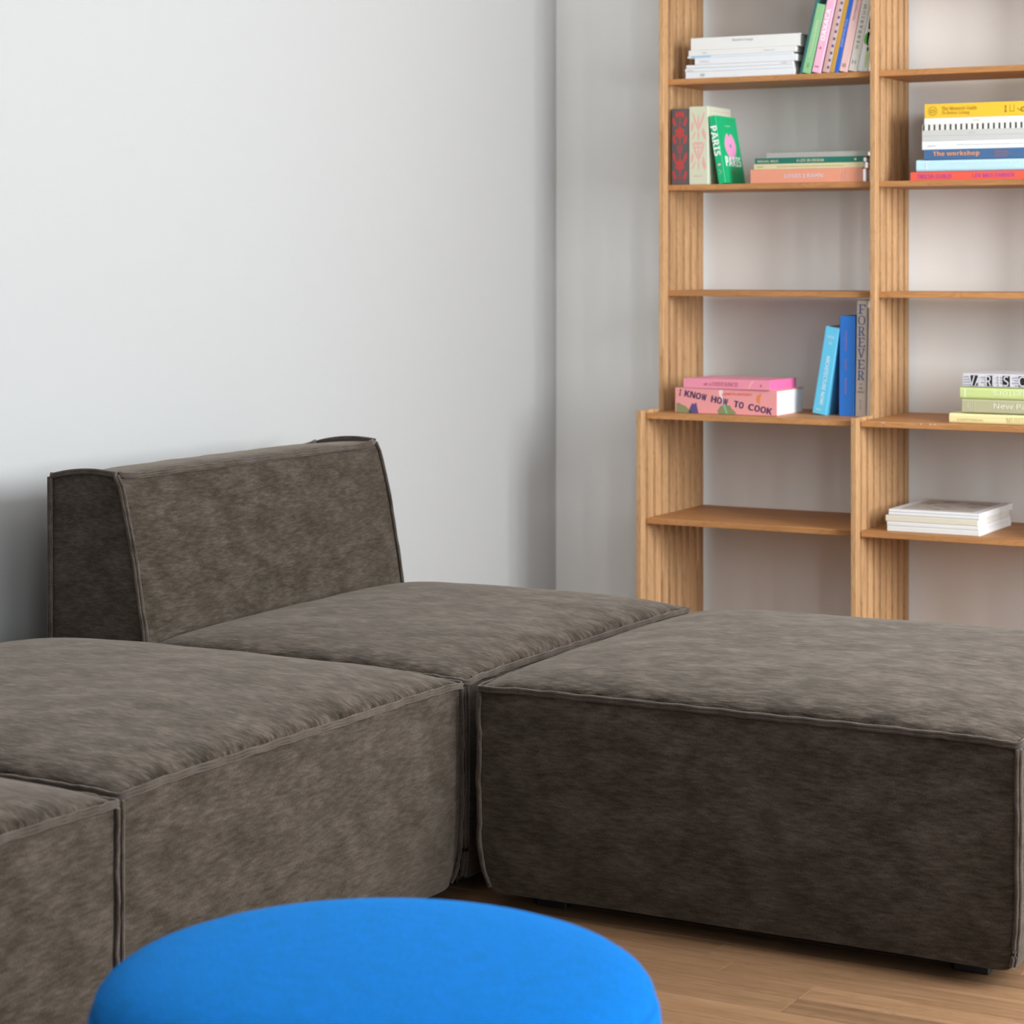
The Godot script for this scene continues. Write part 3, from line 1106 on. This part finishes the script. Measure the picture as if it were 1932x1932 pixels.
	letters(o, "Modern", 0.263, 0.2685, 0.008, 0.029, lin(0.65, 0.45, 0.42), 90.0)
	letters(o, "Architect", 0.2715, 0.277, 0.005, 0.032, lin(0.65, 0.45, 0.42), 90.0)
	letters(o, "O", 0.297, 0.309, 0.013, 0.025, lin(0.62, 0.38, 0.33))
	o = book("book", "thin cream book lying between the orange and dark green books", g, 0.316, 0.0152, 0.225, lin(0.66, 0.57, 0.34), {"at": Vector3(-2.416, S2 + 0.0378, z), "hard": false, "paper": M.paper_white})
	letters(o, "Everyday objects and the makers of small furniture", 0.068, 0.262, 0.0050, 0.0095, lin(0.42, 0.44, 0.2))
	letters(o, "Form", 0.01, 0.028, 0.005, 0.0095, lin(0.42, 0.44, 0.2))
	o = book("book", "dark green book with cream capitals lying on the cream book", g, 0.311, 0.0156, 0.225, lin(0.008, 0.155, 0.105), {"at": Vector3(-2.413, S2 + 0.053, z), "paper": M.paper_white})
	letters(o, "MIGUEL MILÁ", 0.008, 0.069, 0.0040, 0.0118, lin(0.72, 0.68, 0.5))
	letters(o, "A LIFE IN DESIGN", 0.122, 0.200, 0.0040, 0.0112, lin(0.72, 0.68, 0.5))
	print_on(o, painted(32, 32, Color(0.1, 0.43, 0.36), [[Color(0.78, 0.74, 0.6), oval(16, 16, 13, 13)]]), 0.286, 0.295, 0.0038, 0.0120)
	o = book("book", "pale grey book at the top of the stack with the orange book", g, 0.290, 0.0142, 0.225, lin(0.37, 0.37, 0.34), {"at": Vector3(-2.378, S2 + 0.0686, z), "paper": M.paper_white})
	letters(o, "drawings", 0.09, 0.14, 0.005, 0.009, lin(0.55, 0.55, 0.52))

	# ---- second shelf, right bay: stack
	g = "books lying in a stack on the second shelf of the right bay"
	o = book("book", "red book with violet capitals at the bottom of the tall stack", g, 0.345, 0.0222, 0.24, lin(0.82, 0.105, 0.065), {"at": Vector3(-1.969, S2, z)})
	letters(o, "TRICIA GUILD", 0.019, 0.112, 0.0052, 0.0160, lin(0.25, 0.06, 0.42))
	letters(o, "LEV MED FARVER", 0.170, 0.280, 0.0060, 0.0162, lin(0.25, 0.07, 0.45))
	y = S2 + 0.0228
	o = book("book", "light blue book with rounded spine lying on the red book", g, 0.325, 0.0318, 0.23, lin(0.50, 0.74, 0.86), {"at": Vector3(-1.953, y, z), "round": 0.008, "rough": 0.3})
	letters(o, "London Interiors | Intérieurs de Londres", 0.085, 0.310, 0.0165, 0.0265, lin(0.75, 0.84, 0.9), 0.0, "Droid Serif")
	letters(o, "edited by a friend of the house", 0.145, 0.27, 0.0090, 0.0135, lin(0.72, 0.82, 0.88), 0.0, "Droid Serif")
	letters(o, "T", 0.020, 0.036, 0.006, 0.026, lin(0.72, 0.82, 0.88), 0.0, "Droid Serif")
	y += 0.0318
	o = book("book", "navy blue book with orange lettering in the tall stack", g, 0.300, 0.0264, 0.23, lin(0.055, 0.135, 0.285), {"at": Vector3(-1.932, y, z), "rough": 0.6})
	letters(o, "The workshop", 0.025, 0.150, 0.0060, 0.0215, lin(0.72, 0.32, 0.14), 0.0, "Droid Sans", true)
	for k in 4:
		letters(o, ["Illustrated", "notes on building", "and making for life", "with wood"][k], 0.190, [0.222, 0.228, 0.236, 0.224][k], 0.0175 - k * 0.0042, 0.0208 - k * 0.0042, lin(0.5, 0.22, 0.2))
	y += 0.0264
	o = book("book", "white book lying on the navy book in the tall stack", g, 0.310, 0.0222, 0.22, lin(0.80, 0.81, 0.82), {"at": Vector3(-1.937, y, z), "hard": false})
	letters(o, "volume two", 0.016, 0.038, 0.008, 0.012, lin(0.62, 0.63, 0.63))
	letters(o, "Selected houses and apartments of the city", 0.095, 0.290, 0.008, 0.0145, lin(0.66, 0.67, 0.67))
	y += 0.0222
	o = book("book", "lower of two grey books in the tall stack, resting on the white book", g, 0.305, 0.0138, 0.22, lin(0.56, 0.565, 0.545), {"at": Vector3(-1.937, y, z), "hard": false})
	y += 0.0138
	o = book("book", "upper of two grey books in the tall stack, beneath the striped book", g, 0.305, 0.0142, 0.22, lin(0.57, 0.57, 0.55), {"at": Vector3(-1.937, y, z), "hard": false})
	letters(o, "gallery", 0.125, 0.145, 0.005, 0.009, lin(0.5, 0.5, 0.49))
	y += 0.0142
	o = book("book", "white book with a row of black bars along its spine in the tall stack", g, 0.320, 0.0165, 0.22, lin(0.78, 0.76, 0.72), {"at": Vector3(-1.936, y, z)})
	for k in 22:
		print_on(o, plain(lin(0.015, 0.025, 0.025), 0.5), 0.0015 + k * 0.01455, 0.0061 + k * 0.01455, 0.0008, 0.0158)
	y += 0.0165
	o = book("book", "thin white book under the yellow book in the tall stack", g, 0.300, 0.0162, 0.22, lin(0.82, 0.81, 0.77), {"at": Vector3(-1.931, y, z), "hard": false})
	letters(o, "catalogue", 0.13, 0.152, 0.006, 0.010, lin(0.6, 0.6, 0.57))
	y += 0.0162
	o = book("book", "bright yellow book on top of the tall stack", g, 0.330, 0.0374, 0.24, lin(0.84, 0.52, 0.035), {"at": Vector3(-1.930, y, z)})
	var gold := lin(0.42, 0.24, 0.02)
	letters(o, "The Monocle Guide", 0.047, 0.142, 0.0195, 0.0300, gold, 0.0, "Droid Serif")
	letters(o, "To Better Living", 0.047, 0.122, 0.0065, 0.0172, gold, 0.0, "Droid Serif")
	var ringm := painted(128, 128, Color(0.925, 0.75, 0.21), [[Color(0.68, 0.53, 0.1), oval(64, 64, 62, 62)], [Color(0.925, 0.75, 0.21), oval(64, 64, 55, 55)], [Color(0.68, 0.53, 0.1), oval(64, 64, 49, 49)], [Color(0.925, 0.75, 0.21), oval(64, 64, 42, 42)], [Color(0.62, 0.48, 0.08), oval(52, 66, 22, 26)], [Color(0.925, 0.75, 0.21), oval(56, 66, 12, 16)], [Color(0.62, 0.48, 0.08), oval(80, 66, 18, 26)], [Color(0.925, 0.75, 0.21), oval(80, 56, 9, 8)], [Color(0.925, 0.75, 0.21), oval(80, 77, 9, 8)]])
	print_on(o, ringm, 0.0085, 0.0355, 0.005, 0.032)
	var dk := Color(0.62, 0.45, 0.05)
	print_on(o, painted(256, 96, Color(0.925, 0.75, 0.21), [[dk, rect(12, 30, 22, 76)], [dk, oval(17, 28, 9, 9)], [dk, oval(17, 70, 10, 9)], [dk, rect(48, 14, 53, 74)], [dk, rect(48, 68, 84, 74)], [dk, rect(80, 14, 85, 74)], [dk, [Vector2(106, 44), Vector2(140, 68), Vector2(136, 74), Vector2(104, 52)]], [dk, oval(150, 56, 20, 22)], [Color(0.925, 0.75, 0.21), oval(152, 56, 9, 11)], [dk, oval(190, 52, 34, 28)], [Color(0.925, 0.75, 0.21), oval(192, 52, 26, 20)]]), 0.212, 0.300, 0.004, 0.034)

	# ---- on the lower part, left bay
	var zc := -5.67
	g = "pink books lying on the ledge of the left bay"
	o = book("book", "thick pink cookbook with dark blue title lying on the ledge", g, 0.299, 0.0690, 0.195, lin(0.80, 0.33, 0.33), {"at": Vector3(-2.609, S4, zc), "paper": M.paper_white, "round": 0.004})
	var gr := Color(0.52, 0.54, 0.38)
	var pinkbg := Color(0.90, 0.60, 0.60)
	print_on(o, painted(430, 100, pinkbg, [
		[gr, [Vector2(0, 62), Vector2(14, 60), Vector2(26, 68), Vector2(40, 72), Vector2(50, 82), Vector2(66, 88), Vector2(62, 100), Vector2(0, 100)]], 
		[Color(0.36, 0.30, 0.50), [Vector2(54, 100), Vector2(60, 78), Vector2(72, 58), Vector2(76, 64), Vector2(82, 62), Vector2(88, 56), Vector2(92, 74), Vector2(98, 100)]],
		[Color(0.16, 0.27, 0.27), [Vector2(54, 100), Vector2(58, 86), Vector2(72, 100)]],
		[gr, [Vector2(180, 88), Vector2(192, 70), Vector2(212, 62), Vector2(236, 66), Vector2(240, 76), Vector2(252, 84), Vector2(262, 96), Vector2(254, 100), Vector2(184, 100)]],
		[Color(0.93, 0.86, 0.84), [Vector2(186, 6), Vector2(200, 2), Vector2(206, 10), Vector2(198, 22), Vector2(212, 50), Vector2(214, 62), Vector2(204, 62), Vector2(196, 40), Vector2(188, 20)]],
		[Color(0.45, 0.75, 0.58), [Vector2(204, 62), Vector2(214, 62), Vector2(222, 90), Vector2(224, 100), Vector2(218, 98)]],
		[Color(0.87, 0.52, 0.30), [Vector2(352, 20), Vector2(370, 10), Vector2(366, 26), Vector2(362, 40), Vector2(364, 56), Vector2(350, 50), Vector2(346, 34)]]]), 0.003, 0.296, 0.001, 0.068)
	var title := ["I", "KNOW", "HOW", "TO", "COOK"]
	var spans := [[0.013, 0.018], [0.028, 0.095], [0.107, 0.158], [0.174, 0.204], [0.216, 0.287]]
	for k in 5:
		# the title steps down the spine word by word, each word slanting with it
		var word: String = title[k]
		var step: float = (spans[k][1] - spans[k][0]) / word.length()
		for i in word.length():
			var x: float = spans[k][0] + step * i
			var yy := 0.0475 - (x - 0.013) * 0.168
			letters(o, word[i], x + step * 0.06, x + step * (0.94 if word.length() > 1 else 1.0), yy, yy + 0.0175, lin(0.03, 0.025, 0.10), -9.0, "Droid Sans", true, Transform3D(Basis(Vector3.BACK, deg_to_rad(0.0)), Vector3(0, 0, 0.0003)))
	letters(o, "GINETTE MATHIOT", 0.144, 0.228, 0.0530, 0.0590, lin(0.78, 0.12, 0.09), 0.0, "Droid Sans", false, Transform3D(Basis(), Vector3(0, 0, 0.0003)))
	o = book("book", "thinner pink book lying on the thick pink cookbook", g, 0.256, 0.0262, 0.180, lin(0.84, 0.29, 0.40), {"at": Vector3(-2.584, S4 + 0.0690, zc), "paper": plain(lin(0.85, 0.16, 0.38), 0.6), "hard": false, "turn": -1.5})
	letters(o, "at a", 0.062, 0.084, 0.009, 0.016, lin(0.45, 0.12, 0.18), 0.0, "Droid Serif")
	letters(o, "DISTANCE", 0.088, 0.164, 0.008, 0.0185, lin(0.48, 0.13, 0.19), 0.0, "Droid Serif")
	print_on(o, painted(64, 64, Color(0.93, 0.58, 0.66), [[Color(0.95, 0.72, 0.65), [Vector2(6, 64), Vector2(14, 64), Vector2(34, 30), Vector2(62, 0), Vector2(52, 0), Vector2(28, 24)]]]), 0.19, 0.212, 0.0012, 0.0250)
	letters(o, "*", 0.228, 0.234, 0.009, 0.015, lin(0.35, 0.08, 0.14))

	g = "upright books at the right end of the ledge in the left bay"
	var zr := -5.77
	o = book("book", "sky blue book with white lettering leaning on the royal blue one", g, 0.238, 0.0405, 0.19, lin(0.12, 0.52, 0.75), {"at": Vector3(-2.249, S4, zr), "lean": 9.3, "round": 0.003, "rough": 0.3})
	letters(o, "ARCHITECTURE NOW!", 0.078, 0.212, 0.0165, 0.0265, lin(0.80, 0.86, 0.88), 0.0)
	letters(o, "VOL", 0.024, 0.031, 0.010, 0.032, lin(0.6, 0.76, 0.84), 90.0)
	letters(o, "8", 0.040, 0.047, 0.016, 0.026, lin(0.5, 0.72, 0.82), 90.0)
	letters(o, "10 A 2", 0.224, 0.229, 0.010, 0.024, lin(0.7, 0.82, 0.88), 90.0)
	o = book("book", "thick royal blue book standing between sky blue and cream books", g, 0.269, 0.0445, 0.19, lin(0.02, 0.16, 0.56), {"at": Vector3(-2.172, S4, zr), "lean": 0.6, "round": 0.003})
	letters(o, "FOUNDATION", 0.042, 0.094, 0.0165, 0.0215, lin(0.42, 0.22, 0.42))
	letters(o, "HOUSES", 0.116, 0.146, 0.0165, 0.0215, lin(0.42, 0.22, 0.42))
	letters(o, "BUILDING", 0.168, 0.210, 0.0165, 0.0215, lin(0.42, 0.22, 0.42))
	o = book("book", "tall cream book with large blue capitals down its spine", g, 0.311, 0.0310, 0.20, lin(0.64, 0.57, 0.49), {"at": Vector3(-2.126, S4, zr), "lean": 0.9, "round": 0.005})
	for k in 7:
		letters(o, "FOREVER"[k], 0.011 + k * 0.0296, 0.036 + k * 0.0296, 0.0055, 0.0255, lin(0.06, 0.11, 0.33), 90.0, "Droid Serif")
	for k in 3:
		letters(o, ["THE", "NEW", "VINTAGE"][k], 0.222 + k * 0.0105, 0.227 + k * 0.0105, [0.011, 0.011, 0.006][k], [0.020, 0.020, 0.026][k], lin(0.25, 0.26, 0.34), 90.0)
	letters(o, "gestalten", 0.266, 0.294, 0.0125, 0.0175, lin(0.32, 0.38, 0.5))
	o = book("book", "thin white book squeezed between the cream book and the upright", g, 0.292, 0.0120, 0.20, lin(0.84, 0.84, 0.83), {"at": Vector3(-2.0925, S4, zr), "lean": 1.2, "hard": false})

	# ---- on the lower part, right bay
	var zb := -5.65
	g = "green and yellow books lying on the ledge of the right bay"
	o = book("book", "pale yellow book at the bottom of the stack on the ledge", g, 0.300, 0.0262, 0.23, lin(0.80, 0.72, 0.38), {"at": Vector3(-1.826, S4, zb), "round": 0.007})
	letters(o, "KARPENDAL", 0.022, 0.092, 0.007, 0.013, lin(0.62, 0.50, 0.18))
	letters(o, "MUSEUM", 0.150, 0.215, 0.005, 0.019, lin(0.62, 0.55, 0.25), 0.0, "Droid Serif")
	y = S4 + 0.0280
	o = book("book", "sage green book with white title lying on the pale yellow book", g, 0.290, 0.0350, 0.23, lin(0.46, 0.45, 0.27), {"at": Vector3(-1.792, y, zb), "round": 0.004})
	letters(o, "New Paris Style", 0.083, 0.260, 0.0085, 0.0265, lin(0.78, 0.74, 0.66), 0.0, "Droid Sans")
	letters(o, "4|||", 0.012, 0.034, 0.006, 0.0295, lin(0.66, 0.65, 0.50))
	y += 0.0350
	o = book("book", "lime green book with upside-down title lying on the sage green book", g, 0.300, 0.0310, 0.23, lin(0.58, 0.68, 0.27), {"at": Vector3(-1.797, y, zb), "round": 0.008})
	letters(o, "New Interiors", 0.085, 0.260, 0.0085, 0.0225, lin(0.76, 0.82, 0.58), 180.0)
	print_on(o, plain(lin(0.72, 0.78, 0.5), 0.5), 0.0100, 0.0155, 0.005, 0.027)
	y += 0.0314
	o = book("book", "black and white book with outlined letters on top of the green stack", g, 0.285, 0.0342, 0.22, lin(0.66, 0.65, 0.67), {"at": Vector3(-1.790, y, zb), "round": 0.003})
	shapes = []
	for k in 4:
		shapes.append([Color(0.57, 0.58, 0.61), rect(0, 12 + k * 14, 512, 18 + k * 14)])
	for k in 6:
		shapes.append([Color(0.10, 0.12, 0.12), rect(34 + k * 76, 5, 68 + k * 76, 62)])
		shapes.append([Color(0.82, 0.81, 0.83), rect(68 + k * 76, 10, 78 + k * 76, 60)])
	print_on(o, painted(512, 64, Color(0.80, 0.79, 0.82), shapes), 0.002, 0.283, 0.002, 0.0325)
	letters(o, "VÆRELSE", 0.015, 0.135, 0.004, 0.0295, lin(0.72, 0.70, 0.72), 0.0, "Droid Sans", false, Transform3D(Basis(), Vector3(0, 0, 0.0004)))
	letters(o, "OG HUS", 0.146, 0.262, 0.004, 0.0295, lin(0.72, 0.70, 0.72), 0.0, "Droid Sans", false, Transform3D(Basis(), Vector3(0, 0, 0.0004)))

	# ---- magazines on the lowest visible shelf, right bay
	g = "magazines lying in a stack in the deep right bay"
	var zm := -5.645
	var pile := [
		[0.245, 0.0145, 0.283, "bottom white magazine of the short stack in the deep right bay", -1.991],
		[0.244, 0.0110, 0.280, "white magazine second from the bottom in the deep right bay", -1.9915],
		[0.245, 0.0165, 0.279, "cream coloured magazine in the middle of the stack in the deep right bay", -1.995],
		[0.241, 0.0085, 0.296, "thin white magazine just beneath the printed one in the deep right bay", -1.987],
		[0.241, 0.0075, 0.296, "top magazine with brown sketch on its cover in the deep right bay", -1.9865]]
	y = S5
	for k in 5:
		var p: Array = pile[k]
		o = book("magazine", p[3], g, p[0], p[1], p[2], [lin(0.72, 0.72, 0.70), lin(0.74, 0.74, 0.73), lin(0.70, 0.65, 0.53), lin(0.74, 0.74, 0.76), lin(0.78, 0.78, 0.78)][k], {"at": Vector3(p[4], y, zm), "hard": false, "round": 0.0025, "paper": M.paper_white if k != 2 else M.paper})
		y += p[1]
	var br := Color(0.50, 0.46, 0.40)
	var mg := Color(0.72, 0.68, 0.65)
	shapes = [[mg, rect(22, 20, 234, 280)]]
	var r2 := RandomNumberGenerator.new()
	r2.seed = 3
	for k in 26:
		shapes.append([br if k % 3 else Color(0.60, 0.56, 0.51), oval(40 + r2.randf() * 176, 40 + r2.randf() * 220, 6 + r2.randf() * 22, 3 + r2.randf() * 7, r2.randf() * 50 - 25)])
	var top_face := Transform3D(Basis(Vector3(1, 0, 0), Vector3(0, 0, -1), Vector3(0, 1, 0)), Vector3(0, 0.0075, 0))
	print_on(o, painted(256, 300, Color(0.87, 0.87, 0.87), shapes), 0.003, 0.238, 0.003, 0.292, top_face)


# a picture for the spine of a standing book, drawn upright
func spine_print(o: Node3D, mat: Material, l: float, t: float, edge: float) -> void:
	var st := begin()
	# standing book: +x of the book points down, +y to the right
	var p := [Vector3(edge, edge, 0.0003), Vector3(edge, t - edge, 0.0003), Vector3(l - edge, t - edge, 0.0003), Vector3(l - edge, edge, 0.0003)]
	var uv := [Vector2(0, 0), Vector2(1, 0), Vector2(1, 1), Vector2(0, 1)]
	for k in [0, 1, 2, 0, 2, 3]:
		st.set_uv(uv[k])
		st.add_vertex(p[k])
	obj("printed_pattern", finish(st), mat, o, frame)
